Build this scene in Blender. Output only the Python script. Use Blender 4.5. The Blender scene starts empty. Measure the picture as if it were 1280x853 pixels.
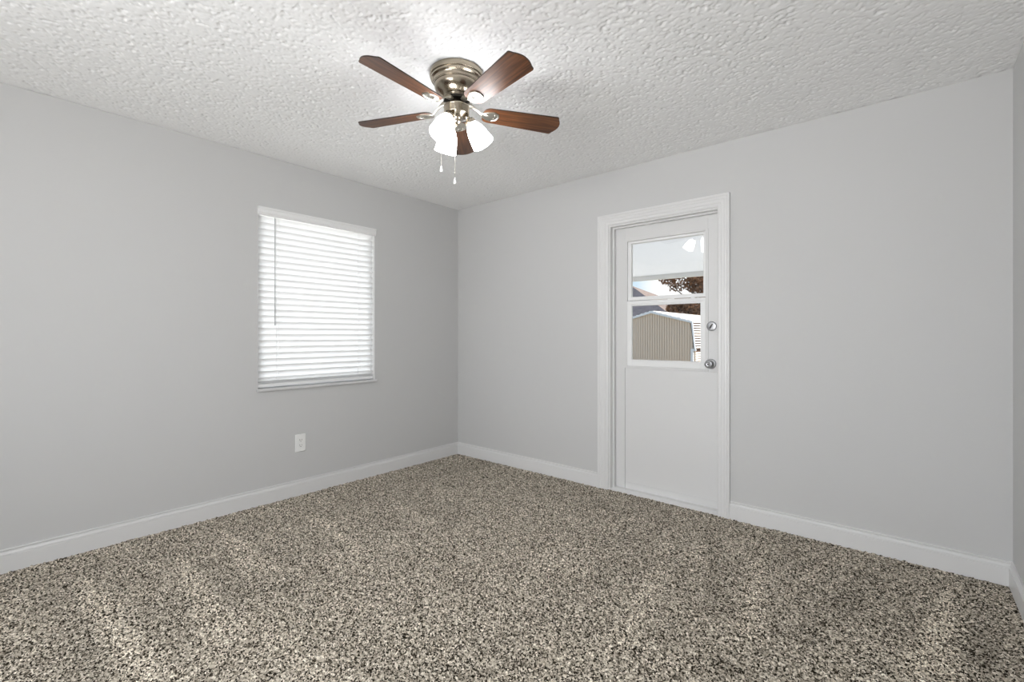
import bpy, bmesh, math, random
import numpy as np
from mathutils import Vector, Matrix

C = bpy.context.scene
COL = C.collection
PI = math.pi

# ------------------------------------------------------------------ camera
CAM = Vector((3.4316, -3.1971, 1.1798))
YAW = math.radians(40.384)
cd = bpy.data.cameras.new('camera'); cam = bpy.data.objects.new('camera', cd); COL.objects.link(cam)
cam.location = CAM; cam.rotation_euler = (PI/2, 0, YAW)
cd.sensor_width = 36; cd.lens = 36*580.08/1280; cd.shift_y = -6.84/1280
cd.clip_start = 0.02; cd.clip_end = 400
C.camera = cam
RT = Vector((math.cos(YAW), math.sin(YAW), 0)); FW = Vector((-math.sin(YAW), math.cos(YAW), 0))

# ------------------------------------------------------------------ exposure, sky, sun
vs = C.view_settings
vs.view_transform = 'Standard'; vs.look = 'None'; vs.gamma = 1; vs.use_curve_mapping = False
vs.exposure = 0.17
SHADE_EMIT = 17.5
SKY_STRENGTH = 1.0
SUN_STRENGTH = 8.0
FILL_W = 96.0
w = bpy.data.worlds.new('sky'); C.world = w; w.use_nodes = True
nt = w.node_tree; nt.nodes.clear()
out = nt.nodes.new('ShaderNodeOutputWorld'); bg = nt.nodes.new('ShaderNodeBackground')
tc = nt.nodes.new('ShaderNodeTexCoord'); sep = nt.nodes.new('ShaderNodeSeparateXYZ')
rmp = nt.nodes.new('ShaderNodeValToRGB')
rmp.color_ramp.elements[0].position = 0.0; rmp.color_ramp.elements[0].color = (0.80, 0.90, 0.97, 1)
rmp.color_ramp.elements[1].position = 0.6; rmp.color_ramp.elements[1].color = (0.46, 0.65, 0.90, 1)
e = rmp.color_ramp.elements.new(0.14); e.color = (0.62, 0.81, 0.96, 1)
nt.links.new(tc.outputs['Generated'], sep.inputs[0]); nt.links.new(sep.outputs['Z'], rmp.inputs[0])
nz = nt.nodes.new('ShaderNodeTexNoise'); nz.inputs['Scale'].default_value = 5.0; nz.inputs['Detail'].default_value = 5
dt = nt.nodes.new('ShaderNodeVectorMath'); dt.operation = 'DOT_PRODUCT'; dt.inputs[1].default_value = Vector((-0.33, 0.93, 0.13)).normalized()
sm = nt.nodes.new('ShaderNodeMath'); sm.operation = 'MULTIPLY_ADD'; sm.inputs[1].default_value = 0.02
cr_ = nt.nodes.new('ShaderNodeMapRange'); cr_.inputs['From Min'].default_value = 1.0035; cr_.inputs['From Max'].default_value = 1.0085
cm = nt.nodes.new('ShaderNodeMix'); cm.data_type = 'RGBA'; cm.inputs[7].default_value = (1.05, 1.05, 1.05, 1)   # bright cloud bank behind the trees
nt.links.new(tc.outputs['Generated'], nz.inputs['Vector']); nt.links.new(tc.outputs['Generated'], dt.inputs[0])
nt.links.new(nz.outputs[0], sm.inputs[0]); nt.links.new(dt.outputs['Value'], sm.inputs[2]); nt.links.new(sm.outputs[0], cr_.inputs[0])
nt.links.new(cr_.outputs[0], cm.inputs[0]); nt.links.new(rmp.outputs[0], cm.inputs[6]); nt.links.new(cm.outputs[2], bg.inputs[0]); bg.inputs[1].default_value = SKY_STRENGTH
nt.links.new(bg.outputs[0], out.inputs[0])
sd = bpy.data.lights.new('sun', 'SUN'); sd.energy = SUN_STRENGTH; sd.angle = math.radians(0.6); sd.color = (1, 0.95, 0.88)
sun = bpy.data.objects.new('sun', sd); COL.objects.link(sun)
sun.rotation_euler = Vector((0.75, 0.22, 0.62)).to_track_quat('Z', 'Y').to_euler()
# added fill lamp shining in through an invented window behind the camera
ad = bpy.data.lights.new('fill_light', 'AREA'); ad.shape = 'RECTANGLE'; ad.size = 1.7; ad.size_y = 1.3
ad.energy = FILL_W; ad.color = (0.97, 0.985, 1.005)
al = bpy.data.objects.new('fill_light', ad); COL.objects.link(al)
al.location = (2.40, -5.05, 1.22); al.rotation_euler = (PI/2+0.36, 0, 0)
bd = bpy.data.lights.new('blind_boost_light', 'AREA'); bd.shape = 'RECTANGLE'; bd.size = 1.3; bd.size_y = 1.7; bd.energy = 22.0  # lamp added outside the window to brighten the blind
bo_ = bpy.data.objects.new('blind_boost_light', bd); COL.objects.link(bo_)
bo_.location = (-0.75, -1.42, 1.55); bo_.rotation_euler = (PI/2, 0, -PI/2)
C.cycles.use_denoising = True
C.cycles.max_bounces = 10; C.cycles.diffuse_bounces = 8; C.cycles.transparent_max_bounces = 16
C.cycles.sample_clamp_indirect = 6.0
C.cycles.caustics_reflective = False; C.cycles.caustics_refractive = False

# ------------------------------------------------------------------ materials
def mat(name, color=(0.8, 0.8, 0.8), rough=0.5, metal=0.0, spec=0.5):
    m = bpy.data.materials.new(name); m.use_nodes = True
    b = m.node_tree.nodes['Principled BSDF']
    b.inputs['Base Color'].default_value = (*color, 1); b.inputs['Roughness'].default_value = rough
    b.inputs['Metallic'].default_value = metal; b.inputs['Specular IOR Level'].default_value = spec
    return m
def nd(m, t, **kw):
    n = m.node_tree.nodes.new(t)
    for k, v in kw.items(): setattr(n, k, v)
    return n
def lk(m, a, b): m.node_tree.links.new(a, b)
def bsdf(m): return m.node_tree.nodes['Principled BSDF']
def add_bump(m, scale, strength, dist=0.002, detail=3, tex='ShaderNodeTexNoise'):
    t = nd(m, tex); t.inputs['Scale'].default_value = scale
    if 'Detail' in t.inputs: t.inputs['Detail'].default_value = detail
    c = nd(m, 'ShaderNodeTexCoord'); lk(m, c.outputs['Object'], t.inputs['Vector'])
    b = nd(m, 'ShaderNodeBump'); b.inputs['Strength'].default_value = strength; b.inputs['Distance'].default_value = dist
    lk(m, t.outputs[0], b.inputs['Height']); lk(m, b.outputs[0], bsdf(m).inputs['Normal'])
    return c

M = {}
M['wall'] = mat('grey_wall_paint', (0.600, 0.599, 0.597), 0.6, spec=0.25); add_bump(M['wall'], 160, 0.10, 0.001)
M['ceiling'] = mat('ceiling_texture_white', (0.92, 0.92, 0.92), 0.9, spec=0.1)
M['trim'] = mat('white_trim_paint', (0.735, 0.732, 0.730), 0.35, spec=0.4); add_bump(M['trim'], 60, 0.02, 0.001)
M['door'] = mat('white_door_paint', (0.715, 0.712, 0.710), 0.4, spec=0.4); add_bump(M['door'], 45, 0.12, 0.001)
M['vinyl'] = mat('white_vinyl', (0.84, 0.84, 0.84), 0.35)
M['plate'] = mat('outlet_plastic', (0.86, 0.86, 0.85), 0.3)
M['slot'] = mat('dark_slot', (0.02, 0.02, 0.02), 0.6)
M['chrome'] = mat('satin_chrome', (0.36, 0.36, 0.37), 0.38, 1.0)
M['nickel'] = mat('antique_nickel', (0.36, 0.312, 0.245), 0.24, 1.0); add_bump(M['nickel'], 300, 0.03, 0.0005)
M['bright_nickel'] = mat('bright_nickel', (0.52, 0.49, 0.43), 0.30, 1.0)
M['dark_metal'] = mat('dark_bronze_gap', (0.05, 0.045, 0.04), 0.4, 1.0)
M['cord'] = mat('white_cord', (0.85, 0.85, 0.85), 0.6)
M['wand'] = mat('clear_grey_wand', (0.42, 0.42, 0.43), 0.25)
M['sill'] = mat('pale_marble_sill', (0.66, 0.66, 0.66), 0.3)
def noise_color(m, scale, ca, cb, p0=0.35, p1=0.65, detail=4, coord='Object'):
    c = nd(m, 'ShaderNodeTexCoord'); t = nd(m, 'ShaderNodeTexNoise'); t.inputs['Scale'].default_value = scale
    t.inputs['Detail'].default_value = detail
    r = nd(m, 'ShaderNodeValToRGB'); r.color_ramp.elements[0].position = p0; r.color_ramp.elements[1].position = p1
    r.color_ramp.elements[0].color = (*ca, 1); r.color_ramp.elements[1].color = (*cb, 1)
    lk(m, c.outputs[coord], t.inputs['Vector']); lk(m, t.outputs[0], r.inputs[0])
    lk(m, r.outputs[0], bsdf(m).inputs['Base Color'])
    return t, r

# carpet: flecked cut pile, vacuum lay shows as soft streaks
m = M['carpet'] = mat('flecked_carpet', rough=0.95, spec=0.05)
c = nd(m, 'ShaderNodeTexCoord')
v = nd(m, 'ShaderNodeTexVoronoi'); v.inputs['Scale'].default_value = 182; lk(m, c.outputs['Object'], v.inputs['Vector'])
hs = nd(m, 'ShaderNodeSeparateColor'); lk(m, v.outputs['Color'], hs.inputs[0])
r = nd(m, 'ShaderNodeValToRGB'); els = r.color_ramp.elements
els[0].position = 0.0; els[0].color = (0.020, 0.016, 0.011, 1)
els[1].position = 1.0; els[1].color = (0.95, 0.88, 0.76, 1)
for p_, c_ in ((0.20, (0.034, 0.027, 0.019)), (0.34, (0.20, 0.174, 0.138)), (0.52, (0.44, 0.392, 0.320)), (0.82, (0.63, 0.565, 0.468))):
    e = els.new(p_); e.color = (*c_, 1)
lk(m, hs.outputs[0], r.inputs[0])
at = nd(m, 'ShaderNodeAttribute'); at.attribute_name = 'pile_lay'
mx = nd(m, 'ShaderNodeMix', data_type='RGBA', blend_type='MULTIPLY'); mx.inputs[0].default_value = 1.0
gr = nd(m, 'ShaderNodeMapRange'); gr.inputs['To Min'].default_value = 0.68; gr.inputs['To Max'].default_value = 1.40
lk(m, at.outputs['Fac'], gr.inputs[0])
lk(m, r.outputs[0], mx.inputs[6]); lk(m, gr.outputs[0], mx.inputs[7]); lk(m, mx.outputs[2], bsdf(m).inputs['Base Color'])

# fan blade wood: grain along the blade
m = M['wood'] = mat('walnut_blade', rough=0.36, spec=0.35)
c = nd(m, 'ShaderNodeTexCoord'); mp = nd(m, 'ShaderNodeMapping'); mp.inputs['Scale'].default_value = (3, 46, 20)
t = nd(m, 'ShaderNodeTexNoise'); t.inputs['Scale'].default_value = 1.6; t.inputs['Detail'].default_value = 6; t.inputs['Distortion'].default_value = 0.6
r = nd(m, 'ShaderNodeValToRGB'); r.color_ramp.elements[0].position = 0.32; r.color_ramp.elements[1].position = 0.72
r.color_ramp.elements[0].color = (0.048, 0.016, 0.006, 1); r.color_ramp.elements[1].color = (0.185, 0.070, 0.024, 1)
lk(m, c.outputs['Object'], mp.inputs[0]); lk(m, mp.outputs[0], t.inputs['Vector']); lk(m, t.outputs[0], r.inputs[0]); lk(m, r.outputs[0], bsdf(m).inputs['Base Color'])
bsdf(m).inputs['Coat Weight'].default_value = 0.08; bsdf(m).inputs['Coat Roughness'].default_value = 0.22
M['wood_edge'] = mat('dark_blade_edge', (0.025, 0.012, 0.008), 0.4)

def glow_mat(name, color, strength):
    m = bpy.data.materials.new(name); m.use_nodes = True; b = bsdf(m)
    b.inputs['Base Color'].default_value = (0.9, 0.9, 0.9, 1); b.inputs['Roughness'].default_value = 0.3
    b.inputs['Emission Color'].default_value = (*color, 1); b.inputs['Emission Strength'].default_value = strength
    return m
M['shade'] = glow_mat('lit_frosted_glass', (0.97, 0.985, 1.005), SHADE_EMIT)
M['bulb'] = glow_mat('lit_bulb', (1.0, 0.97, 0.92), SHADE_EMIT*1.5)

def translucent(name, color, tr, fac):
    m = bpy.data.materials.new(name); m.use_nodes = True; n = m.node_tree.nodes; n.clear()
    o = n.new('ShaderNodeOutputMaterial'); d = n.new('ShaderNodeBsdfDiffuse'); t = n.new('ShaderNodeBsdfTranslucent'); x = n.new('ShaderNodeMixShader')
    d.inputs[0].default_value = (*color, 1); t.inputs[0].default_value = (*tr, 1); x.inputs[0].default_value = fac
    l = m.node_tree.links; l.new(d.outputs[0], x.inputs[1]); l.new(t.outputs[0], x.inputs[2]); l.new(x.outputs[0], o.inputs[0])
    return m
M['slat'] = translucent('white_blind_slat', (0.90, 0.90, 0.90), (0.93, 0.93, 0.93), 0.55)
M['patio_panel'] = translucent('white_patio_roof_panel', (0.9, 0.9, 0.9), (0.82, 0.825, 0.84), 0.5)
# window glass: clear with a mirror share that grows at grazing angles
m = M['glass'] = bpy.data.materials.new('window_glass'); m.use_nodes = True; n = m.node_tree.nodes; n.clear(); l = m.node_tree.links
o = n.new('ShaderNodeOutputMaterial'); tr = n.new('ShaderNodeBsdfTransparent'); gl = n.new('ShaderNodeBsdfGlossy'); x = n.new('ShaderNodeMixShader')
gl.inputs['Roughness'].default_value = 0.0; gl.inputs[0].default_value = (1, 1, 1, 1); tr.inputs[0].default_value = (0.98, 0.985, 0.98, 1)
lw = n.new('ShaderNodeLayerWeight'); lw.inputs[0].default_value = 0.5
p5 = n.new('ShaderNodeMath'); p5.operation = 'POWER'; p5.inputs[1].default_value = 5
ma = n.new('ShaderNodeMath'); ma.operation = 'MULTIPLY_ADD'; ma.inputs[1].default_value = 0.96; ma.inputs[2].default_value = 0.04
l.new(lw.outputs['Facing'], p5.inputs[0]); l.new(p5.outputs[0], ma.inputs[0]); l.new(ma.outputs[0], x.inputs[0])
l.new(tr.outputs[0], x.inputs[1]); l.new(gl.outputs[0], x.inputs[2]); l.new(x.outputs[0], o.inputs[0])

# outdoors
M['concrete'] = mat('patio_concrete', rough=0.9); noise_color(M['concrete'], 6, (0.42, 0.41, 0.39), (0.55, 0.53, 0.50))
M['lawn'] = mat('dry_lawn', rough=1.0); noise_color(M['lawn'], 9, (0.25, 0.205, 0.125), (0.38, 0.315, 0.21))
m = M['shed_siding'] = mat('taupe_grooved_siding', (0.63, 0.525, 0.445), 0.8)
M['shed_trim'] = mat('pale_blue_white_trim', (0.72, 0.75, 0.82), 0.6)
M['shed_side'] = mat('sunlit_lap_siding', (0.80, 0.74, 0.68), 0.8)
M['roof_white'] = mat('white_shed_shingle', (0.82, 0.79, 0.76), 0.8)
M['groove'] = mat('brown_gap', (0.10, 0.055, 0.04), 0.9)
M['roof_grey'] = mat('shaded_slope_shingles', rough=0.9); noise_color(M['roof_grey'], 3, (0.05, 0.045, 0.055), (0.09, 0.08, 0.095))  # shaded slopes of the hip roof, darkness put into the colour
M['roof_tan'] = mat('sunlit_slope_shingles', rough=0.9); noise_color(M['roof_tan'], 3, (0.17, 0.125, 0.105), (0.24, 0.18, 0.155))  # sun side of the same roof, sunlight put into the tan
M['stucco'] = mat('beige_house_wall', (0.5, 0.45, 0.38), 0.9)
M['bark'] = mat('brown_bark', rough=0.95); noise_color(M['bark'], 12, (0.09, 0.055, 0.035), (0.20, 0.13, 0.09))
m = M['leaf'] = mat('dry_brown_leaf', rough=0.8, spec=0.2); t, r = noise_color(m, 7, (0.060, 0.026, 0.014), (0.42, 0.20, 0.095), 0.3, 0.7)

# ------------------------------------------------------------------ mesh helpers
class MB:
    def __init__(s): s.v = []; s.f = []; s.mi = []
    def add(s, vs_, fs, mi=0):
        b = len(s.v); s.v += [tuple(q) for q in vs_]; s.f += [tuple(b+i for i in f) for f in fs]; s.mi += [mi]*len(fs); return s
    def box(s, lo, hi, mi=0):
        x0, y0, z0 = lo; x1, y1, z1 = hi
        return s.add([(x0,y0,z0),(x1,y0,z0),(x1,y1,z0),(x0,y1,z0),(x0,y0,z1),(x1,y0,z1),(x1,y1,z1),(x0,y1,z1)],
                     [(0,3,2,1),(4,5,6,7),(0,1,5,4),(1,2,6,5),(2,3,7,6),(3,0,4,7)], mi)
    def prism(s, poly, ext, mi=0):          # poly: 3D points in a plane, ext: vector
        n = len(poly); ex = Vector(ext); a = [Vector(q) for q in poly]; b = [q+ex for q in a]
        return s.add(a+b, [tuple(range(n))[::-1], tuple(range(n, 2*n))]+[(i,(i+1)%n,n+(i+1)%n,n+i) for i in range(n)], mi)
    def loft(s, secs, mi=0, close=True, caps=True):   # list of equal-length loops
        n = len(secs[0]); vs_ = [q for sec in secs for q in sec]; fs = []
        for k in range(len(secs)-1):
            for i in range(n if close else n-1):
                j = (i+1) % n; fs.append((k*n+i, k*n+j, (k+1)*n+j, (k+1)*n+i))
        if caps and close: fs += [tuple(range(n))[::-1], tuple(range((len(secs)-1)*n, len(secs)*n))]
        return s.add(vs_, fs, mi)
    def lathe(s, prof, seg=48, mi=0, mtx=None, cap=True):   # prof: (r, z)
        secs = []
        for r_, z_ in prof:
            sec = [Vector((r_*math.cos(2*PI*i/seg), r_*math.sin(2*PI*i/seg), z_)) for i in range(seg)]
            if mtx: sec = [mtx @ q for q in sec]
            secs.append(sec)
        return s.loft(secs, mi, True, cap)
    def tube(s, pts, rad, seg=10, mi=0):
        pts = [Vector(q) for q in pts]; rs = rad if isinstance(rad, (list, tuple)) else [rad]*len(pts); secs = []
        up = Vector((0, 0, 1))
        for k, q in enumerate(pts):
            d = (pts[min(k+1, len(pts)-1)]-pts[max(k-1, 0)]).normalized()
            a = d.cross(up)
            if a.length < 1e-3: a = Vector((1, 0, 0))
            a.normalize(); b = d.cross(a).normalized()
            secs.append([q+a*(rs[k]*math.cos(2*PI*i/seg))+b*(rs[k]*math.sin(2*PI*i/seg)) for i in range(seg)])
        return s.loft(secs, mi)
    def sphere(s, c_, r_, seg=16, rings=10, sc=(1, 1, 1), mi=0):
        secs = []
        for k in range(rings+1):
            a = -PI/2+PI*k/rings; rr = max(math.cos(a), 0.02)
            secs.append([(c_[0]+r_*sc[0]*rr*math.cos(2*PI*i/seg), c_[1]+r_*sc[1]*rr*math.sin(2*PI*i/seg), c_[2]+r_*sc[2]*math.sin(a)) for i in range(seg)])
        return s.loft(secs, mi)
    def build(s, name, mats, parent=None, smooth=None, bevel=0, loc=None):
        me = bpy.data.meshes.new(name); me.from_pydata(s.v, [], s.f); me.update()
        if not isinstance(mats, (list, tuple)): mats = [mats]
        for q in mats: me.materials.append(q)
        if len(mats) > 1: me.polygons.foreach_set('material_index', s.mi)
        bm = bmesh.new(); bm.from_mesh(me); bmesh.ops.recalc_face_normals(bm, faces=bm.faces); bm.to_mesh(me); bm.free()
        o = bpy.data.objects.new(name, me); COL.objects.link(o)
        if parent: o.parent = parent
        if loc: o.location = loc
        if bevel:
            bv = o.modifiers.new('bevel', 'BEVEL'); bv.width = bevel; bv.segments = 2; bv.limit_method = 'ANGLE'; bv.angle_limit = math.radians(40)
        if smooth is not None:
            me.polygons.foreach_set('use_smooth', [True]*len(me.polygons))
            me.set_sharp_from_angle(angle=math.radians(smooth))
        return o
def tag(o, label=None, cat=None, group=None, kind=None):
    for k, v_ in (('label', label), ('category', cat), ('group', group), ('kind', kind)):
        if v_: o[k] = v_
    return o
def empty(name, loc=(0, 0, 0), label=None, cat=None, group=None, kind=None):
    o = bpy.data.objects.new(name, None); COL.objects.link(o); o.location = loc; o.empty_display_size = 0.1
    return tag(o, label, cat, group, kind)

# ------------------------------------------------------------------ room shell
W, H, YF, T = 3.8133, 2.44, -4.60, 0.13       # width, height, front wall plane, wall thickness
DX0, DX1, DZ = 1.690, 2.507, 2.022            # door opening
WY0, WY1, WZ0, WZ1 = -1.888, -0.955, 0.795, 2.083   # window opening (left wall)

b = MB()   # wall_left with window opening
b.box((-T, YF-T, -0.02), (0, WY0, H)); b.box((-T, WY1, -0.02), (0, T, H))
b.box((-T, WY0, -0.02), (0, WY1, WZ0)); b.box((-T, WY0, WZ1), (0, WY1, H))
tag(b.build('wall_left', M['wall']), 'light grey painted wall with the blind-covered window', 'wall', kind='structure')
b = MB()
b.box((0, 0, -0.02), (DX0, T, H)); b.box((DX1, 0, -0.02), (W, T, H)); b.box((DX0, 0, DZ), (DX1, T, H))
tag(b.build('wall_back', M['wall']), 'light grey painted wall with the half-glass door', 'wall', kind='structure')
b = MB(); b.box((W, YF-T, -0.02), (W+T, T, H))
tag(b.build('wall_right', M['wall']), 'narrow strip of grey wall at the right edge beside the door wall', 'wall', kind='structure')
b = MB(); x0, x1, z0, z1 = 1.55, 3.25, 0.60, 2.15
b.box((0, YF-T, -0.02), (x0, YF, H)); b.box((x1, YF-T, -0.02), (W, YF, H)); b.box((x0, YF-T, -0.02), (x1, YF, z0)); b.box((x0, YF-T, z1), (x1, YF, H))
tag(b.build('wall_front', M['wall']), 'grey wall behind the camera with an added opening for the fill light', 'wall', kind='structure')
fill_win = empty('fill_window', (2.40, YF-0.06, 0.6), 'invented window behind the camera, letting in the fill light', 'window', kind='structure')  # unseen window, invented to give the fill lamp an opening
b = MB()
for lo, hi in (((x0, YF-.09, z0), (x0+.05, YF-.04, z1)), ((x1-.05, YF-.09, z0), (x1, YF-.04, z1)), ((x0+.05, YF-.09, z0), (x1-.05, YF-.04, z0+.05)), ((x0+.05, YF-.09, z1-.05), (x1-.05, YF-.04, z1)), ((2.38, YF-.09, z0+.05), (2.42, YF-.04, z1-.05))):
    b.box(lo, hi)
b.build('window_frame', M['vinyl'], fill_win, bevel=0.003).matrix_parent_inverse = Matrix.Translation(-fill_win.location)

def height_grid(name, x0, x1, y0, y1, step, z, down, hf, material):
    nx = int((x1-x0)/step)+1; ny = int((y1-y0)/step)+1
    xs = np.linspace(x0, x1, nx); ys = np.linspace(y0, y1, ny)
    X, Y = np.meshgrid(xs, ys)
    Z = z+hf(X, Y, nx, ny)*(-1 if down else 1)
    co = np.stack([X, Y, Z], -1).reshape(-1, 3).astype(np.float32)
    i = np.arange(nx*ny).reshape(ny, nx)
    q = np.stack([i[:-1, :-1], i[:-1, 1:], i[1:, 1:], i[1:, :-1]], -1).reshape(-1, 4)
    if down: q = q[:, ::-1]
    me = bpy.data.meshes.new(name); nf = len(q)
    me.vertices.add(len(co)); me.vertices.foreach_set('co', co.ravel())
    me.loops.add(nf*4); me.loops.foreach_set('vertex_index', q.ravel().astype(np.int32))
    me.polygons.add(nf); me.polygons.foreach_set('loop_start', np.arange(0, nf*4, 4, dtype=np.int32))
    me.polygons.foreach_set('loop_total', np.full(nf, 4, dtype=np.int32))
    me.polygons.foreach_set('use_smooth', np.ones(nf, dtype=bool))
    me.update(calc_edges=True); me.validate()
    me.materials.append(material)
    o = bpy.data.objects.new(name, me); COL.objects.link(o)
    return o, X, Y
rng = np.random.default_rng(7)
def blur(a, k):
    for _ in range(k):
        a = (a+np.roll(a, 1, 0)+np.roll(a, -1, 0)+np.roll(a, 1, 1)+np.roll(a, -1, 1))/5
    return a
def norm(a): a = a-a.mean(); return a/a.std()

# ceiling: knock-down popcorn texture, little pits between flattened lumps
def ceil_h(X, Y, nx, ny):
    n1 = norm(blur(rng.standard_normal((ny, nx)), 1)); n2 = norm(blur(rng.standard_normal((ny, nx)), 4))
    h = np.clip(0.9*n1+0.35*n2, -2.6, -0.25)
    return h*0.0029
ce, _, _ = height_grid('ceiling', -0.01, W+0.01, YF-0.01, 0.01, 0.0052, H, True, ceil_h, M['ceiling'])
tag(ce, 'white ceiling with knock-down popcorn texture', 'ceiling', kind='structure')
b = MB(); b.box((-T, YF-T, H+.012), (W+T, T, H+0.14)); tag(b.build('roof_slab', M['ceiling']), 'ceiling deck above the textured ceiling', 'ceiling', kind='structure')

# floor: carpet pile as a finely tufted surface
def smooth_noise(X, Y, sx, sy, ang, seed):
    r_ = np.random.default_rng(seed); ca, sa = math.cos(ang), math.sin(ang)
    U = (X*ca+Y*sa)/sx; V = (-X*sa+Y*ca)/sy
    out_ = np.zeros_like(X)
    tab = r_.random((64, 64))
    iu = np.floor(U).astype(int); iv = np.floor(V).astype(int); fu = U-iu; fv = V-iv
    fu = fu*fu*(3-2*fu); fv = fv*fv*(3-2*fv)
    g = lambda a, b_: tab[a % 64, b_ % 64]
    return (g(iu, iv)*(1-fu)+g(iu+1, iv)*fu)*(1-fv)+(g(iu, iv+1)*(1-fu)+g(iu+1, iv+1)*fu)*fv
def lay(X, Y):
    a = 0.5*smooth_noise(X, Y, 0.9, 0.10, math.radians(8), 3)+0.5*smooth_noise(X, Y, 0.10, 0.8, math.radians(-14), 5)
    m_ = smooth_noise(X, Y, 0.45, 0.45, 0.4, 9)
    a = 0.62*a+0.38*m_
    return a
def streak(X, Y, a_, b_, w0, w1, s_):
    # one vacuum stroke: a wedge from a_ to b_, widening from w0 to w1
    ax, ay = a_; bx, by = b_; L = math.hypot(bx-ax, by-ay); ux, uy = (bx-ax)/L, (by-ay)/L
    tt = ((X-ax)*ux+(Y-ay)*uy)/L; dd = -(X-ax)*uy+(Y-ay)*ux
    ww = w0+(w1-w0)*np.clip(tt, 0, 1)
    f1 = 1/(1+np.exp(-(ww/2-np.abs(dd))/0.012)); f2 = 1/(1+np.exp(-tt/0.04))*1/(1+np.exp((tt-1)/0.08))
    return s_*f1*f2
def floor_h(X, Y, nx, ny):
    n1 = norm(blur(rng.standard_normal((ny, nx)), 1)); n2 = norm(blur(rng.standard_normal((ny, nx)), 12))
    return np.clip(n1, -2.2, 2.0)*0.0030+n2*0.0006-0.004
fl, FX, FY = height_grid('floor', -0.01, W+0.01, YF-0.01, 0.03, 0.0042, 0.0, False, floor_h, M['carpet'])
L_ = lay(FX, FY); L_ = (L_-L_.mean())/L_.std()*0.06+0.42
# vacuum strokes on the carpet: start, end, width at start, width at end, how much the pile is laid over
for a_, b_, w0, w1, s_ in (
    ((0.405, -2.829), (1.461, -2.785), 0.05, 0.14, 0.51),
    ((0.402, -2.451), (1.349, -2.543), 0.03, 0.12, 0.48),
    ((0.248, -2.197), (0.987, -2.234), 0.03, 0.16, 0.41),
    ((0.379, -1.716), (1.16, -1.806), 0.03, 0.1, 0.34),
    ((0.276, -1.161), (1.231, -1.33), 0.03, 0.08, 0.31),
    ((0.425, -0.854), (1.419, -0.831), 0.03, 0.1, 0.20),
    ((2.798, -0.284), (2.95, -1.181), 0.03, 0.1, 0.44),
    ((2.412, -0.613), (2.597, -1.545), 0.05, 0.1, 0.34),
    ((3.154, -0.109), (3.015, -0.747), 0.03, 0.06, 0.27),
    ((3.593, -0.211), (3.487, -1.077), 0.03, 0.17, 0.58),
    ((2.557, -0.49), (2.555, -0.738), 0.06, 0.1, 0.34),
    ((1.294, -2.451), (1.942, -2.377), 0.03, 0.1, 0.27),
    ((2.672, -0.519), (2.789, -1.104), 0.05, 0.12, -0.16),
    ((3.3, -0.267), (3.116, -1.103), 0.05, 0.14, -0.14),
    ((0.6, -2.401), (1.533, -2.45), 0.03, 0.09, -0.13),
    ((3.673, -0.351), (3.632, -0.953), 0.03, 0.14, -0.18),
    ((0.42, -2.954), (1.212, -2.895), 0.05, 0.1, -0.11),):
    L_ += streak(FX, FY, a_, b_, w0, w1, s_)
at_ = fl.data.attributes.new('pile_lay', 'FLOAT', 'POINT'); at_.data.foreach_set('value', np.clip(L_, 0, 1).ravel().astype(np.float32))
tag(fl, 'flecked grey-brown cut pile carpet with vacuum marks', 'carpet', kind='structure')
b = MB(); b.box((-T, YF-T, -0.2), (W+T, T, -0.03)); tag(b.build('floor_slab', M['concrete']), 'concrete slab beneath the carpet', 'floor', kind='structure')

# baseboards: moulded profile (depth, height)
BB = [(0, -0.005), (0.0150, -0.005), (0.0150, 0.0795), (0.0115, 0.0800), (0.0115, 0.0830), (0.0140, 0.0845), (0.0135, 0.0900), (0.0095, 0.0965), (0.0050, 0.1005), (0.0010, 0.1015), (0.0010, 0.1060), (0.0080, 0.1065), (0.0085, 0.1105), (0.0070, 0.1125), (0, 0.1125)]
def baseboard(name, p0, p1, n, m0, m1, label):
    # along p0->p1 on a wall whose inward normal is n; m0/m1 = +1 mitres an inside corner
    p0, p1, n = Vector(p0), Vector(p1), Vector(n); d = (p1-p0).normalized()
    a = [p0+n*q+d*q*m0+Vector((0, 0, z)) for q, z in BB]; c_ = [p1+n*q-d*q*m1+Vector((0, 0, z)) for q, z in BB]
    MBs = MB().loft([a, c_]); return tag(MBs.build(name, M['trim']), label, 'baseboard', kind='structure')
CX0, CX1 = 1.600, 2.563      # outer edges of the door casing
baseboard('baseboard_left', (0, 0, 0), (0, YF, 0), (1, 0, 0), 1, 1, 'white moulded baseboard under the window wall')
baseboard('baseboard_back', (0, 0, 0), (CX0, 0, 0), (0, -1, 0), 1, 0, 'white baseboard between the room corner and the door casing')
baseboard('baseboard_back', (CX1, 0, 0), (W, 0, 0), (0, -1, 0), 0, 1, 'white baseboard to the right of the door')
baseboard('baseboard_right', (W, 0, 0), (W, YF, 0), (-1, 0, 0), 1, 1, 'short white baseboard on the right-hand wall')
baseboard('baseboard_front', (0, YF, 0), (W, YF, 0), (0, 1, 0), 1, 1, 'white baseboard behind the camera')

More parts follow.
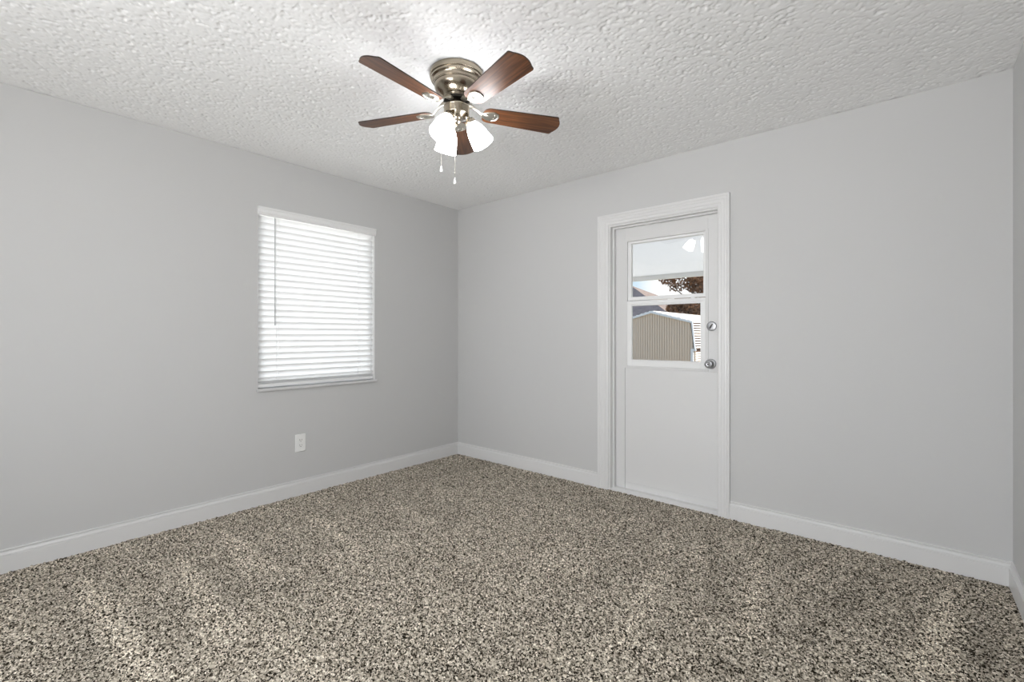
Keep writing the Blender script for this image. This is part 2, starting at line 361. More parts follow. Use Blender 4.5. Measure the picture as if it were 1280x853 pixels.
# ------------------------------------------------------------------ door casing, jamb, threshold
CAS = [(0, 0), (0, 0.019), (0.004, 0.0205), (0.012, 0.0205), (0.018, 0.0165), (0.030, 0.0175), (0.034, 0.0150), (0.050, 0.0150), (0.055, 0.0115), (0.066, 0.0130), (0.072, 0.0105), (0.076, 0.007), (0.076, 0)]  # (from outer edge inward, thickness)
WL, WTOP, WR = 0.090/0.076, 0.083/0.076, 1.0
ZT = 2.1035
b = MB()
left0 = [(CX0+q*WL, -t_, -0.005) for q, t_ in CAS]; left1 = [(CX0+q*WL, -t_, ZT-q*WTOP) for q, t_ in CAS]
right1 = [(CX1-q*WR, -t_, ZT-q*WTOP) for q, t_ in CAS]; right0 = [(CX1-q*WR, -t_, -0.005) for q, t_ in CAS]
b.loft([left0, left1, right1, right0])
tag(b.build('trim_1', M['trim']), 'white moulded casing around the half-glass door', 'door casing', kind='structure')
b = MB(); jx0, jx1 = DX0, DX1; JD = T+0.02
b.box((jx0, -0.002, -0.02), (jx0+0.012, JD, DZ)); b.box((jx1-0.012, -0.002, -0.02), (jx1, JD, DZ)); b.box((jx0+0.012, -0.002, DZ-0.012), (jx1-0.012, JD, DZ))
b.box((jx0+0.012, 0.034, -0.02), (jx0+0.024, 0.066, DZ-.012)); b.box((jx1-0.024, 0.034, -0.02), (jx1-0.012, 0.066, DZ-.012)); b.box((jx0+0.024, 0.034, DZ-0.024), (jx1-0.024, 0.066, DZ-0.012))
tag(b.build('trim_2', M['trim'], bevel=0.0015), 'white jamb lining the door opening', 'door jamb', kind='structure')
b = MB(); b.prism([(jx0+.012, 0.0, -0.02), (jx0+.012, 0.0, 0.002), (jx0+.012, 0.03, 0.012), (jx0+.012, 0.13, 0.012), (jx0+.012, 0.15, -0.02)], (jx1-jx0-0.024, 0, 0))
tag(b.build('trim_3', M['trim']), 'off-white threshold strip at the foot of the door', 'threshold', kind='structure')

# ------------------------------------------------------------------ the door
DF = 0.070                                        # room face of the door slab
door = empty('door_1', ((DX0+DX1)/2, DF, 0.014), 'white painted door with a two-pane window and satin metal lockset', 'door', kind='structure')
def dpart(mb, name, ma, smooth=None, bevel=0, parent=None, mats=None):
    par = parent or door
    o = mb.build(name, ma, par, smooth, bevel); 
    o.matrix_parent_inverse = Matrix.Translation(-door.location) if par is door else Matrix.Identity(4)
    return o
sx0, sx1, sz0, sz1 = jx0+0.014, jx1-0.014, 0.0125, DZ-0.015
ox0, ox1, oz0, oz1 = 1.800, 2.402, 0.945, 1.905   # glazed opening
b = MB()
b.box((sx0, DF, sz0), (ox0-.012, DF+0.04, sz1)); b.box((ox1+.0, DF, oz0-.012), (sx1, DF+0.04, sz1))
b.box((ox0-.012, DF, oz1), (ox1, DF+0.04, sz1))
b.box((ox0-.009, DF+.0012, sz0), (sx1, DF+0.04, oz0-.012)) 
b.box((ox0-.012, DF+.006, sz0), (ox0-.009, DF+0.04, oz0-.012))
dpart(b, 'door_slab', M['door'], bevel=0.0015)
# glazing frame: outer bead, fixed upper light, lower sliding sash
def ring(mb, x0, x1, z0, z1, wl, wr, wb, wt, y0, y1):
    mb.box((x0, y0, z0), (x0+wl, y1, z1)); mb.box((x1-wr, y0, z0), (x1, y1, z1)); mb.box((x0+wl, y0, z0), (x1-wr, y1, z0+wb)); mb.box((x0+wl, y0, z1-wt), (x1-wr, y1, z1)); return mb
b = ring(MB(), ox0-.012, ox1+.004, oz0-.012, oz1+.004, 0.020, 0.020, 0.018, 0.014, DF-0.004, DF+0.038)
dpart(b, 'glazing_bead', M['door'], bevel=0.002)
b = ring(MB(), ox0+.008, ox1-.016, 1.446, oz1-.010, 0.028, 0.018, 0.026, 0.019, DF+0.010, DF+0.036)
up = dpart(b, 'upper_sash', M['vinyl'], bevel=0.002)
b = MB(); b.prism([(ox0+.036, DF+.0205, 1.472), (ox1-.034, DF+.0238, 1.472), (ox1-.034, DF+.0278, 1.472), (ox0+.036, DF+.0245, 1.472)], (0, 0, .404)); dpart(b, 'pane', M['glass'], parent=up).matrix_parent_inverse = Matrix.Identity(4)
b = ring(MB(), ox0+.008, ox1-.016, oz0+.006, 1.441, 0.036, 0.034, 0.048, 0.038, DF-0.002, DF+0.018)
b.box((ox0+.03, DF-.007, oz0+.046), (ox1-.03, DF-.002, oz0+.053)); b.box((ox0+.020, DF-.006, 1.416), (ox1-.030, DF-.002, 1.424))
lo_ = dpart(b, 'lower_sash', M['vinyl'], bevel=0.002)
b = MB(); b.box((ox0+.044, DF+.006, oz0+.054), (ox1-.050, DF+.010, 1.403)); dpart(b, 'pane', M['glass'], parent=lo_).matrix_parent_inverse = Matrix.Identity(4)
# raised line of the flat lower panel and the sweep at its foot
b = MB(); b.box((ox0-.009, DF-.0006, 0.058), (sx1-.03, DF+.0012, 0.062))
dpart(b, 'bottom_strip', M['door'], bevel=0.0003)
RY = Matrix.Rotation(PI/2, 4, 'X')                # lathe axis (+z) -> -y (into the room)
def at_door(x, z): return Matrix.Translation((x, DF, z)) @ RY
mt = at_door(2.4225, 0.988)
b = MB().lathe([(0.0335, 0), (0.0335, 0.004), (0.030, 0.008), (0.018, 0.010), (0.0135, 0.014), (0.0135, 0.026), (0.018, 0.030), (0.026, 0.036), (0.0285, 0.045), (0.0275, 0.054), (0.023, 0.061), (0.016, 0.063), (0.013, 0.0615), (0.010, 0.0610)], 40, 0, mt)
kn = dpart(b, 'door_knob', M['chrome'], 35); tag(kn, 'satin metal round door knob')
b = MB().lathe([(0.006, 0.060), (0.006, 0.064), (0.001, 0.0645)], 20, 0, mt); q = dpart(b, 'keyhole_button', M['dark_metal'], 35, parent=kn); q.matrix_parent_inverse = Matrix.Identity(4)
mt = at_door(2.4270, 1.243)
b = MB().lathe([(0.0325, 0), (0.0325, 0.005), (0.029, 0.010), (0.020, 0.012), (0.012, 0.012)], 40, 0, mt)
db = dpart(b, 'deadbolt', M['chrome'], 35); tag(db, 'round satin metal deadbolt rosette')
b = MB(); a_ = math.radians(32)
pr = [(-0.017, -0.0035), (0.017, -0.0035), (0.019, 0), (0.017, 0.0035), (-0.017, 0.0035), (-0.019, 0)]
R2 = mt @ Matrix.Rotation(math.radians(60), 4, 'Z')
b.loft([[R2 @ Vector((x_, y_, 0.011)) for x_, y_ in pr], [R2 @ Vector((x_*.9, y_*.8, 0.026)) for x_, y_ in pr]])
q = dpart(b, 'thumb_turn', M['dark_metal'], parent=db, bevel=0.001); q.matrix_parent_inverse = Matrix.Identity(4)

# ------------------------------------------------------------------ window with sill
win = empty('window_1', (-0.10, (WY0+WY1)/2, WZ0), 'white framed window behind the closed blind', 'window', kind='structure')
def wpart(mb, name, ma, par=None, bevel=0):
    o = mb.build(name, ma, par or win, bevel=bevel); o.matrix_parent_inverse = Matrix.Translation(-win.location) if par is None else Matrix.Identity(4); return o
b = MB(); fy = 0.045
for lo, hi in (((-.125, WY0, WZ0), (-.075, WY0+fy, WZ1)), ((-.125, WY1-fy, WZ0), (-.075, WY1, WZ1)), ((-.125, WY0+fy, WZ0), (-.075, WY1-fy, WZ0+fy)), ((-.125, WY0+fy, WZ1-fy), (-.075, WY1-fy, WZ1))): b.box(lo, hi)
fr = wpart(b, 'window_frame', M['vinyl'], bevel=0.002)
b = MB(); b.box((-.102, WY0+fy, WZ0+fy), (-.098, WY1-fy, WZ1-fy)); wpart(b, 'pane', M['glass'], fr)
b = MB()
for lo, hi in (((-.074, WY0, WZ0), (0.0, WY0+.003, WZ1)), ((-.074, WY1-.006, WZ0), (0.0, WY1, WZ1)), ((-.074, WY0, WZ1-.003), (0.0, WY1, WZ1))): b.box(lo, hi)
wpart(b, 'reveal_lining', M['trim'])
b = MB(); b.box((-.074, WY0, 0.796), (0.001, WY1, 0.808)); b.box((0.001, -1.895, 0.790), (0.020, -0.946, 0.808))
wpart(b, 'window_sill', M['sill'], bevel=0.002)

# ------------------------------------------------------------------ blind
bl = empty('window_blind', (-0.02, (WY0+WY1)/2, 2.02), 'closed white horizontal slat blind with a tilt wand, covering the window', 'blind')
def bpart(mb, name, ma, smooth=None, bevel=0, lab=None):
    o = mb.build(name, ma, bl, smooth, bevel); o.matrix_parent_inverse = Matrix.Translation(-bl.location); return tag(o, lab)
by0, by1 = WY0+0.006, WY1-0.014
b = MB()   # moulded valance
vp = [(-.004, 2.022), (.010, 2.022), (.013, 2.026), (.013, 2.034), (.017, 2.040), (.017, 2.062), (.021, 2.068), (.021, 2.079), (-.004, 2.079)]
b.loft([[(x_, -1.889, z_) for x_, z_ in vp], [(x_, -0.953, z_) for x_, z_ in vp]])
bpart(b, 'valance', M['vinyl'])
b = MB(); b.box((-.060, by0, 2.025), (-.010, by1, 2.070)); bpart(b, 'headrail', M['vinyl'], bevel=0.002)
b = MB(); b.box((-.006, -1.8885, 2.050), (.012, -1.8865, 2.076)); bpart(b, 'valance_clip', M['wand'])
pitch, sw, tilt = 0.0437, 0.061, math.radians(60)
b = MB(); zc0 = 1.996; ns = 27; xc = -0.032
for k in range(ns):
    zc = zc0-k*pitch; sec = []
    pts = []
    for i in range(7):
        s_ = (i/6-0.5)*sw; cr = 0.0022*(1-(2*i/6-1)**2)      # slight crown
        # s_>0 is the room edge, higher
        px = s_*math.cos(tilt)-cr*math.sin(tilt); pz = s_*math.sin(tilt)+cr*math.cos(tilt)
        pts.append((xc+px, zc+pz))
    th = 0.0024; tx, tz = -math.sin(tilt)*th, math.cos(tilt)*th
    loop = pts+[(x_-tx, z_-tz) for x_, z_ in reversed(pts)]
    b.loft([[(x_, by0, z_) for x_, z_ in loop], [(x_, by1, z_) for x_, z_ in loop]])
zend = zc0-(ns-1)*pitch
for k in range(2):   # slats resting on the bottom rail
    z_ = 0.846+0.008*k; b.loft([[(-.056, y_, z_), (-.034, y_, z_+.003), (-.008, y_, z_), (-.008, y_, z_+.003), (-.034, y_, z_+.006), (-.056, y_, z_+.003)] for y_ in (by0, by1)])
bpart(b, 'slats', M['slat'], 30)
b = MB(); b.box((-.057, by0, 0.816), (-.007, by1, 0.840)); bpart(b, 'bottom_rail', M['vinyl'], bevel=0.004)
for y_ in (-1.756, -1.105):
    b = MB(); b.tube([(-.0105, y_, 2.03), (-.0105, y_, 0.842)], 0.0011, 6); b.tube([(-.0105, y_+.016, 2.03), (-.0105, y_+.016, 0.842)], 0.0008, 6)
    b.sphere((-.0075, y_, 0.880), 0.006, 10, 8, (1, 1, 1.5))
    bpart(b, 'ladder_cord', M['cord'], 60)
b = MB(); b.tube([(-.002, -1.7725, 2.020), (0.004, -1.7725, 2.008), (0.004, -1.7725, 1.262), (0.004, -1.7725, 1.250)], [0.002, 0.0042, 0.0042, 0.0028], 8)
bpart(b, 'tilt_wand', M['wand'], 40, lab='thin grey tilt wand')

# ------------------------------------------------------------------ wall outlet
ol = empty('wall_outlet', (0, -1.590, 0.383), 'white duplex power outlet low on the wall below the window', 'outlet')
def opart(mb, name, ma, par=None, smooth=None, bevel=0):
    o = mb.build(name, ma, par or ol, smooth, bevel); o.matrix_parent_inverse = Matrix.Translation(-ol.location) if par is None else Matrix.Identity(4); return o
b = MB(); yy, zz = 0.038, 0.065
def rr(y, z, hy, hz, r_, x_, n_=5):
    o_ = []
    for cx_, cz_, a0 in ((hy-r_, hz-r_, 0), (-(hy-r_), hz-r_, 90), (-(hy-r_), -(hz-r_), 180), (hy-r_, -(hz-r_), 270)):
        for i in range(n_): a1 = math.radians(a0+90*i/(n_-1)); o_.append((x_, y+cx_+r_*math.cos(a1), z+cz_+r_*math.sin(a1)))
    return o_
b.loft([rr(-1.590, .383, yy, zz, .004, -0.001), rr(-1.590, .383, yy, zz, .004, 0.003), rr(-1.590, .383, yy-.003, zz-.003, .004, 0.006)])
pl = opart(b, 'cover_plate', M['plate'])
for dz in (0.0195, -0.0195):
    b = MB(); b.loft([rr(-1.590, .383+dz, .0165, .014, .009, 0.005), rr(-1.590, .383+dz, .0160, .0135, .009, 0.0085)]); rc = opart(b, 'receptacle', M['plate'], pl)
    b = MB(); b.box((.0084, -1.5985, .383+dz-.001), (.0090, -1.5960, .383+dz+.009)); b.box((.0084, -1.5840, .383+dz-.001), (.0090, -1.5818, .383+dz+.008)); b.lathe([(.0028, .0084), (.0028, .009)], 12, 0, Matrix.Translation((0, -1.590, .383+dz-.0075)) @ Matrix.Rotation(PI/2, 4, 'Y'))
    opart(b, 'slots', M['slot'], pl)
b = MB().lathe([(.0032, .005), (.0028, .0075), (.0005, .0077)], 12, 0, Matrix.Translation((0, -1.590, .383)) @ Matrix.Rotation(PI/2, 4, 'Y')); opart(b, 'screw', M['plate'], pl)

# ------------------------------------------------------------------ ceiling fan with light kit
FC = Vector((1.783, -1.670, 0))
fan = empty('ceiling_fan', (FC.x, FC.y, H), 'flush-mount ceiling fan with five walnut blades and a three-shade light', 'ceiling fan')
def fpart(mb, name, ma, smooth=40, bevel=0, par=None, mtx=None):
    o = mb.build(name, ma, par or fan, smooth, bevel)
    if mtx is not None: o.matrix_local = mtx
    return o
Z = lambda z: z-H
prof = [(.126, 2.441), (.1285, 2.436), (.1290, 2.424), (.1270, 2.416), (.1225, 2.4145), (.1235, 2.410), (.1225, 2.404), (.1165, 2.402), (.1120, 2.400), (.1095, 2.394), (.1085, 2.386), (.1095, 2.383), (.1085, 2.3795), (.1060, 2.379), (.1065, 2.374), (.1055, 2.366), (.1010, 2.355), (.0920, 2.344), (.0800, 2.335), (.0680, 2.3285), (.0600, 2.325), (.0590, 2.322), (.0600, 2.319), (.0590, 2.3155), (.0550, 2.3145), (.0300, 2.3140)]
b = MB().lathe([(r_, Z(z_)) for r_, z_ in prof], 64); fpart(b, 'motor_housing', M['nickel'], 28)
b = MB().lathe([(.050, Z(2.3145)), (.062, Z(2.311)), (.063, Z(2.302)), (.050, Z(2.299)), (.030, Z(2.2985))], 48); fpart(b, 'flywheel', M['dark_metal'])
b = MB().lathe([(.0275, Z(2.300)), (.0275, Z(2.279))], 40); fpart(b, 'neck', M['nickel'])
fit = [(.028, 2.2815), (.058, 2.2815), (.0615, 2.279), (.0620, 2.274), (.0605, 2.271), (.0605, 2.246), (.0585, 2.240), (.0500, 2.233), (.0380, 2.227), (.0240, 2.222), (.0200, 2.217), (.0200, 2.206), (.0150, 2.199), (.0070, 2.195), (.0055, 2.188), (.0015, 2.186)]
b = MB().lathe([(r_, Z(z_)) for r_, z_ in fit], 48); fpart(b, 'light_fitter', M['nickel'], 30)

def rounded_outline(pts, rads, n_=8):
    o_ = []; N = len(pts)
    for i in range(N):
        p_ = Vector(pts[i]); a = (Vector(pts[i-1])-p_).normalized(); c_ = (Vector(pts[(i+1) % N])-p_).normalized(); r_ = rads[i]
        if r_ == 0: o_.append(tuple(p_)); continue
        ang = a.angle(c_); d = r_/math.tan(ang/2); q0 = p_+a*d; q1 = p_+c_*d
        ctr = p_+(a+c_).normalized()*(r_/math.sin(ang/2)); v0 = q0-ctr; v1 = q1-ctr; tot = v0.angle(v1); sgn = 1 if v0.x*v1.y-v0.y*v1.x > 0 else -1
        for k in range(n_+1):
            t_ = sgn*tot*k/n_; o_.append((ctr.x+v0.x*math.cos(t_)-v0.y*math.sin(t_), ctr.y+v0.x*math.sin(t_)+v0.y*math.cos(t_)))
    return o_
tip = [(0.514+0.021*(1-(t_/0.052)**2), t_) for t_ in [0.048*i/8 for i in range(-8, 9)]]
outline = rounded_outline([(0.128, -0.050), (0.509, -0.0665)]+tip+[(0.509, 0.0665), (0.128, 0.050)], [0.036, 0.012]+[0]*len(tip)+[0.012, 0.036], 8)
ZB = 2.262
azs = [130.9, 202.9, 274.9, 346.9, 58.9]
bt = 0.0055
bv_ = MB(); N = len(outline)
ins = [(x_*1.0-(0.0012 if x_ > .3 else -0.0012), y_*0.982) for x_, y_ in outline]
bv_.loft([[(x_, y_, -bt/2) for x_, y_ in ins], [(x_, y_, -bt/2+.0012) for x_, y_ in outline], [(x_, y_, bt/2-.0012) for x_, y_ in outline], [(x_, y_, bt/2) for x_, y_ in ins]], 0)
side_faces = [i for i, f in enumerate(bv_.f) if len(f) == 4]
for i in side_faces: bv_.mi[i] = 1
# iron: arm from the flywheel down to a shield plate under the blade root
def iron_mb():
    mb = MB(); zl = -bt/2
    sh = rounded_outline([(0.122, -0.013), (0.150, -0.029), (0.178, -0.036), (0.206, -0.024), (0.213, 0), (0.206, 0.024), (0.178, 0.036), (0.150, 0.029), (0.122, 0.013)], [.004, .012, .014, .016, .02, .016, .014, .012, .004], 5)
    cx_ = 0.172
    sc = lambda k: [(cx_+(x_-cx_)*k, y_*k) for x_, y_ in sh]
    lv = [(1.0, zl+.0002), (1.0, zl-.0030), (0.93, zl-.0052), (0.84, zl-.0052), (0.76, zl-.0026), (0.45, zl-.0022)]
    mb.loft([[(x_, y_, z_) for x_, y_ in sc(k)] for k, z_ in lv])
    secs = []
    for x_, z_, wy, tz in ((0.046, .040, .016, .010), (0.068, .038, .016, .011), (0.080, .033, .0100, .006), (0.104, .015, .0085, .0045), (0.122, 0.000, .0100, .0045), (0.140, -.0055, .0120, .003), (0.158, -.0062, .0090, .002)):
        secs.append([(x_, wy*math.cos(2*PI*i/12), z_+tz*math.sin(2*PI*i/12)) for i in range(12)])
    mb.loft(secs)
    for yy_ in (-.012, .012):
        mb.sphere((0.188, yy_, zl-.0030), 0.0035, 10, 6, (1, 1, .6))
    return mb
for k, az in enumerate(azs):
    Mx = Matrix.Translation((0, 0, Z(ZB))) @ Matrix.Rotation(math.radians(az), 4, 'Z') @ Matrix.Rotation(math.radians(-12), 4, 'X')
    if k == 0:
        bo = bv_.build('blade', [M['wood'], M['wood_edge']], fan); bo.matrix_local = Mx
        io = iron_mb().build('blade_iron', M['bright_nickel'], bo, 35)
        proto = (bo, io)
    else:
        bo = proto[0].copy(); COL.objects.link(bo); bo.parent = fan; bo.matrix_local = Mx
        io = proto[1].copy(); COL.objects.link(io); io.parent = bo
# light kit: three arms, sockets and bell shades
for az in (3, 123, 243):
    ang = YAW+math.radians(az); u = Vector((math.cos(ang), math.sin(ang), 0)); tl = math.radians(31)
    ax = u*math.sin(tl)+Vector((0, 0, -1))*math.cos(tl)
    neck = u*0.062+Vector((0, 0, Z(2.214)))
    rot = ax.to_track_quat('Z', 'Y').to_matrix().to_4x4()
    mx_ = Matrix.Translation(neck) @ rot
    b = MB(); b.tube([u*.030+Vector((0, 0, Z(2.232))), u*.044+Vector((0, 0, Z(2.234))), u*.056+Vector((0, 0, Z(2.228))), neck+ax*.004], [.009, .009, .009, .011], 14)
    b.lathe([(.010, -.006), (.022, -.004), (.0255, .002), (.0265, .016), (.0250, .022), (.0180, .022)], 32, 0, mx_)
    so = fpart(b, 'lamp_socket', M['nickel'], 35)
    b = MB()
    o_ = [(.0235, .016), (.0270, .022), (.0330, .032), (.0400, .048), (.0455, .068), (.0490, .092), (.0535, .120), (.0550, .128)]
    i_ = [(r_-.003, z_) for r_, z_ in reversed(o_)]
    loops = o_+[(.0547, .1295), (.0527, .1290)]+i_
    b.lathe(loops, 40, 0, mx_, cap=False)
    sh_ = fpart(b, 'lamp_shade', M['shade'], 50, par=so); tag(sh_, 'glowing frosted white glass bell shade')
    b = MB().lathe([(.012, .020), (.013, .040), (.022, .060), (.026, .078), (.022, .094), (.010, .103), (.001, .105)], 20, 0, mx_)
    fpart(b, 'light_bulb', M['bulb'], 60, par=so)
# pull chains
def chain(off, ztop, zend, spout):
    b = MB(); p0 = off
    b.tube([spout+Vector((0, 0, Z(ztop))), off+Vector((0, 0, Z(ztop-.002)))], .0022, 8)
    n_ = int((ztop-zend-.03)/.004)
    for i in range(n_): b.sphere((off.x, off.y, Z(ztop-.003-i*.004)), .0017, 6, 4)
    o = fpart(b, 'pull_chain', M['bright_nickel'], 60)
    b = MB().lathe([(.0012, Z(zend+.032)), (.0030, Z(zend+.029)), (.0035, Z(zend+.024)), (.0060, Z(zend+.014)), (.0078, Z(zend+.006)), (.0066, Z(zend+.001)), (.001, Z(zend))], 16, 0, Matrix.Translation((off.x, off.y, 0)))
    fpart(b, 'chain_pull', M['plate'], 50, par=o)
chain(RT*(-.0745)+FW*.004, 2.252, 1.966, RT*(-.055)+FW*.003)
chain(RT*(.001)+FW*(-.072), 2.252, 1.883, FW*(-.055)+RT*.001)

# ------------------------------------------------------------------ outdoors
b = MB(); b.box((-60, -40, -0.6), (60, 90, -0.35)); tag(b.build('ground', M['lawn']), 'dry lawn outside the house', 'ground', kind='structure')
b = MB(); b.box((-3.5, T+0.03, -0.349), (8, 4.6, -0.16)); tag(b.build('patio_slab', M['concrete']), 'concrete patio outside the door', 'patio', kind='structure')
pc = empty('patio_cover', (2, 2, 2.1), 'white patio roof with a front beam outside the door', 'patio cover')
def ppart(mb, name, ma, bevel=0):
    o = mb.build(name, ma, pc, bevel=bevel); o.matrix_parent_inverse = Matrix.Translation(-pc.location); return o
b = MB(); b.prism([(-3.5, T+.02, 2.42), (-3.5, 4.0, 2.155), (-3.5, 4.0, 2.185), (-3.5, T+.02, 2.45)], (11.5, 0, 0)); ppart(b, 'roof_panel', M['patio_panel'])
b = MB(); b.box((-3.5, 4.0, 2.083), (8, 4.06, 2.195)); ppart(b, 'front_beam', M['vinyl'], 0.004)
for x_ in (-3.2, 3.4, 7.7):
    b = MB(); b.box((x_-.045, 3.99, -.16), (x_+.045, 4.07, 2.083)); ppart(b, 'post', M['vinyl'], 0.004)

# shed with a gambrel roof
SX, SY, SB = -3.46, 12.5, 5.5
shed = empty('garden_shed', (SX, SY+SB/2, -.35), 'taupe garden shed with a pale-trimmed gambrel roof beyond the patio', 'shed')
def spart(mb, name, ma, bevel=0):
    o = mb.build(name, ma, shed, bevel=bevel); o.matrix_parent_inverse = Matrix.Translation(-shed.location); return o
rk = [(0, 2.048), (1.447, 1.655), (1.545, 0.719)]            # half gable line: apex, knee, eave
gl_ = [(-1.46, -.35), (1.46, -.35), (1.46, .72), (1.375, 1.60), (0, 1.985), (-1.375, 1.60), (-1.46, .72)]
b = MB(); b.prism([(SX+x_, SY+.06, z_) for x_, z_ in gl_], (0, SB-.1, 0)); spart(b, 'core', M['groove'])
b = MB()                                                     # grooved vertical boards of the gable
bw = 0.088; n_ = int(2.92/bw)
def top_at(x_):
    x_ = abs(x_)
    return 1.985-(1.985-1.60)*x_/1.375 if x_ < 1.375 else 1.60-(1.60-.72)*(x_-1.375)/.085
for i in range(n_+1):
    a0 = -1.46+i*bw; a1 = min(a0+bw-.014, 1.46)
    if a1 <= a0: continue
    b.prism([(SX+a0, SY+.04, -.35), (SX+a1, SY+.04, -.35), (SX+a1, SY+.04, top_at(a1)), (SX+a0, SY+.04, top_at(a0))], (0, .03, 0))
    b.box((SX+a1, SY+.058, -.35), (SX+a0+bw, SY+.07, min(top_at(a1), top_at(min(a0+bw, 1.46)))))
spart(b, 'gable_siding', M['shed_siding'])
b = MB()                                                     # rake trim
for sg in (-1, 1):
    P_ = [(0, 2.048), (1.447, 1.655), (1.545, 0.719), (1.505, 0.719), (1.402, 1.600), (0, 1.968)]
    b.prism([(SX+sg*x_, SY-.02, z_) for x_, z_ in P_], (0, .05, 0))
    b.box((SX+min(sg*1.39, sg*1.475), SY-.01, -.35), (SX+max(sg*1.39, sg*1.475), SY+.035, .70))
    b.box((SX+min(sg*1.39, sg*1.56), SY-.012, .665), (SX+max(sg*1.39, sg*1.56), SY+.04, .735))
spart(b, 'rake_trim', M['shed_trim'])
b = MB()                                                     # roof courses, each lapping the next
for sg in (-1, 1):
    for (xa, za), (xb, zb), n_ in ((rk[0], rk[1], 9), (rk[1], rk[2], 11)):
        dx, dz = (xb-xa)/n_, (zb-za)/n_; L = math.hypot(dx, dz); nx_, nz_ = -dz/L, dx/L
        if nz_ < 0 or nx_ < 0: nx_, nz_ = abs(nx_), abs(nz_)
        for i in range(n_):
            x0_, z0_ = xa+dx*i, za+dz*i; x1_, z1_ = xa+dx*(i+1), za+dz*(i+1)
            q = [(x0_+nx_*.004, z0_+nz_*.004), (x1_-dx*.48+nx_*.030, z1_-dz*.48+nz_*.030), (x1_-dx*.48, z1_-dz*.48), (x0_-nx_*.01, z0_-nz_*.01)]
            b.prism([(SX+sg*x_, SY+.03, z_) for x_, z_ in q], (0, SB, 0))
    q = [(0, 2.040), (1.440, 1.648), (1.536, .722), (1.50, .722), (1.40, 1.61), (0, 1.99)]
    b.prism([(SX+sg*x_, SY+.03, z_) for x_, z_ in q], (0, SB, 0), 1)
spart(b, 'roof', [M['roof_white'], M['groove']])
b = MB()
for i in range(12):
    z_ = -.34+i*.082; b.prism([(SX+1.462, SY+.04, z_), (SX+1.485, SY+.04, z_), (SX+1.472, SY+.04, z_+.052), (SX+1.462, SY+.04, z_+.052)], (0, SB-.1, 0))
spart(b, 'lap_siding', M['shed_side'])

# neighbour's house with a hip roof
hs_ = empty('neighbour_house', (-15, 30, -.35), "house with a hip roof, shaded slope coloured charcoal and sunlit slope tan, rising behind the shed", 'house')
def hpart(mb, name, ma):
    o = mb.build(name, ma, hs_); o.matrix_parent_inverse = Matrix.Translation(-hs_.location); return o
A = Vector((-12.78, 30, 5.05)); A2 = Vector((-22, 30, 5.05)); t_ = 5.6
F_ = Vector((A.x+t_, A.y-t_, A.z-.5*t_)); B_ = Vector((A.x+t_, A.y+t_, A.z-.5*t_)); F2 = Vector((A2.x-t_, F_.y, F_.z)); B2 = Vector((A2.x-t_, B_.y, B_.z))
dn = Vector((0, 0, -.12))
b = MB(); b.add([A, F_, F2, A2, B_, B2, F_+dn, F2+dn, B_+dn, B2+dn], [(0, 3, 2, 1), (0, 4, 5, 3), (2, 3, 5), (1, 2, 7, 6), (4, 8, 9, 5), (6, 7, 9, 8), (2, 5, 9, 7)], 0); b.add([A, F_, B_, F_+dn, B_+dn], [(0, 1, 2), (1, 3, 4, 2)], 1)
hpart(b, 'roof', [M['roof_grey'], M['roof_tan']])
b = MB(); b.box((-27, 25, -.35), (-7.8, 35, 2.2)); hpart(b, 'house_wall', M['stucco'])

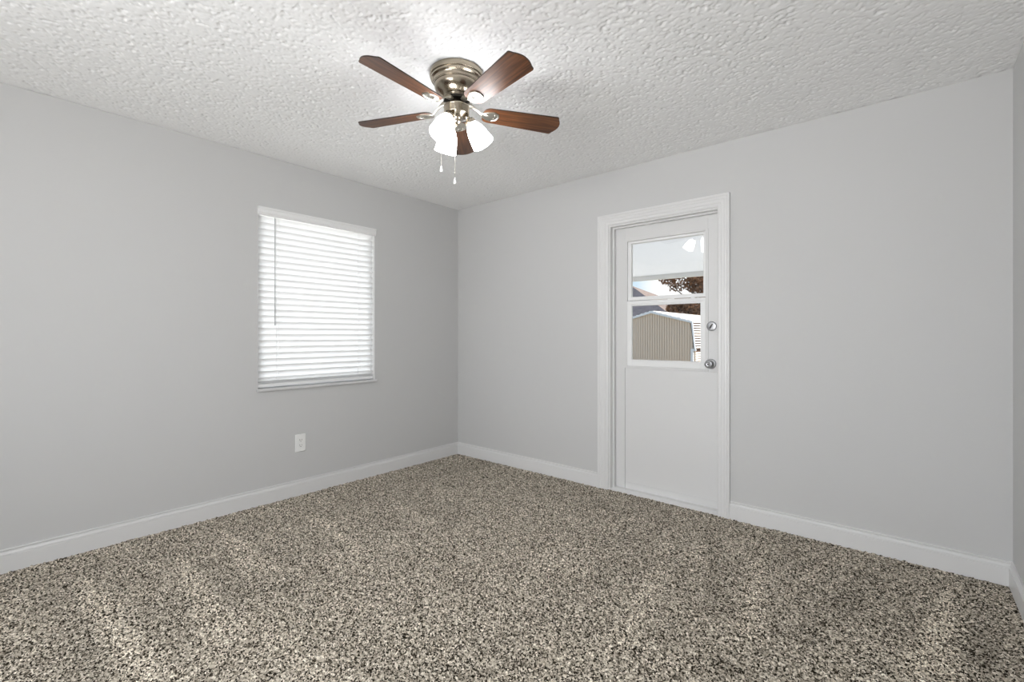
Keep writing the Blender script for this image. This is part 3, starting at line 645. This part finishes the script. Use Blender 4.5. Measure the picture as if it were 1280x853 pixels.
# trees with dry brown leaves
def tree(base, label, blobs, nleaf, seed, trunk):
    rd = random.Random(seed); root = empty('leafy_tree', base, label, 'tree', 'brown-leaved trees behind the shed')
    mb = MB(); mb.tube(trunk[0], trunk[1], 8)
    tops = []
    for (c_, r_, wgt) in blobs:
        st = Vector(trunk[0][-2]); mid = (st+Vector(c_))/2+Vector((rd.uniform(-.2, .2), 0, rd.uniform(-.1, .2)))
        mb.tube([st, mid, Vector(c_)], [.05, .03, .012], 6)
        for _ in range(5):
            d = Vector((rd.uniform(-1, 1), rd.uniform(-1, 1), rd.uniform(-.6, 1)))*r_*.8; mb.tube([Vector(c_), Vector(c_)+d*.5+Vector((0, 0, .05)), Vector(c_)+d], [.018, .012, .005], 5)
    o = mb.build('trunk', M['bark'], root); o.matrix_parent_inverse = Matrix.Translation(-root.location)
    mb = MB(); tot = sum(b_[2] for b_ in blobs)
    for (c_, r_, wgt) in blobs:
        for _ in range(int(nleaf*wgt/tot)):
            while True:
                d = Vector((rd.uniform(-1, 1), rd.uniform(-1, 1), rd.uniform(-1, 1)))
                if d.length < 1: break
            c0 = Vector(c_)+Vector((d.x*r_, d.y*r_*1.0, d.z*r_*.8)); s_ = rd.uniform(.05, .10)
            a = Vector((rd.gauss(0, 1), rd.gauss(0, 1), rd.gauss(0, 1))).normalized(); e_ = a.orthogonal().normalized(); e_.rotate(Matrix.Rotation(rd.uniform(0, 6.28), 3, a)); f_ = a.cross(e_)
            mb.add([c0-e_*s_, c0-f_*s_*.55+a*s_*.15, c0+e_*s_, c0+f_*s_*.55+a*s_*.15], [(0, 1, 2, 3)])
    me = bpy.data.meshes.new('foliage'); me.from_pydata(mb.v, [], mb.f); me.materials.append(M['leaf'])
    o = bpy.data.objects.new('foliage', me); COL.objects.link(o); o.parent = root; o.matrix_parent_inverse = Matrix.Translation(-root.location)
    return root
tree((-4.2, 20.4, -.35), 'tall tree with sparse brown leaves seen through the upper door pane',
     [((-5.9, 20, 4.0), .45, .35), ((-5.5, 20.2, 3.8), .5, .6), ((-5.35, 20, 4.6), .8, .6), ((-4.7, 20.3, 3.75), .5, 1.3), ((-4.35, 20, 4.1), .6, 2.0), ((-4.1, 20.2, 3.4), .5, 1.6), ((-4.0, 20.3, 5.0), 1.0, 2.0), ((-3.2, 20.2, 3.9), .9, 1.5), ((-5.1, 20.2, 5.2), .8, 1.2)], 3600, 4,
     ([(-4.2, 20.4, -.35), (-4.15, 20.4, 1.2), (-4.25, 20.35, 2.6), (-4.3, 20.3, 4.6)], [.16, .13, .10, .04]))
tree((-5.1, 19.6, -.35), 'low bushy brown-leaved tree just above the shed roof in the lower door pane',
     [((-5.35, 19.6, 2.55), .40, 1.2), ((-4.95, 19.6, 2.85), .42, 1.5), ((-4.5, 19.6, 2.45), .45, 1.7), ((-4.1, 19.5, 2.2), .5, 1.5), ((-3.7, 19.6, 2.5), .5, 1.2), ((-4.7, 19.6, 2.0), .6, 1.4), ((-3.4, 19.6, 1.8), .6, 1.0)], 4200, 11,
     ([(-5.1, 19.6, -.35), (-4.9, 19.6, .6), (-4.6, 19.6, 1.5), (-4.5, 19.6, 2.4)], [.11, .09, .07, .03]))
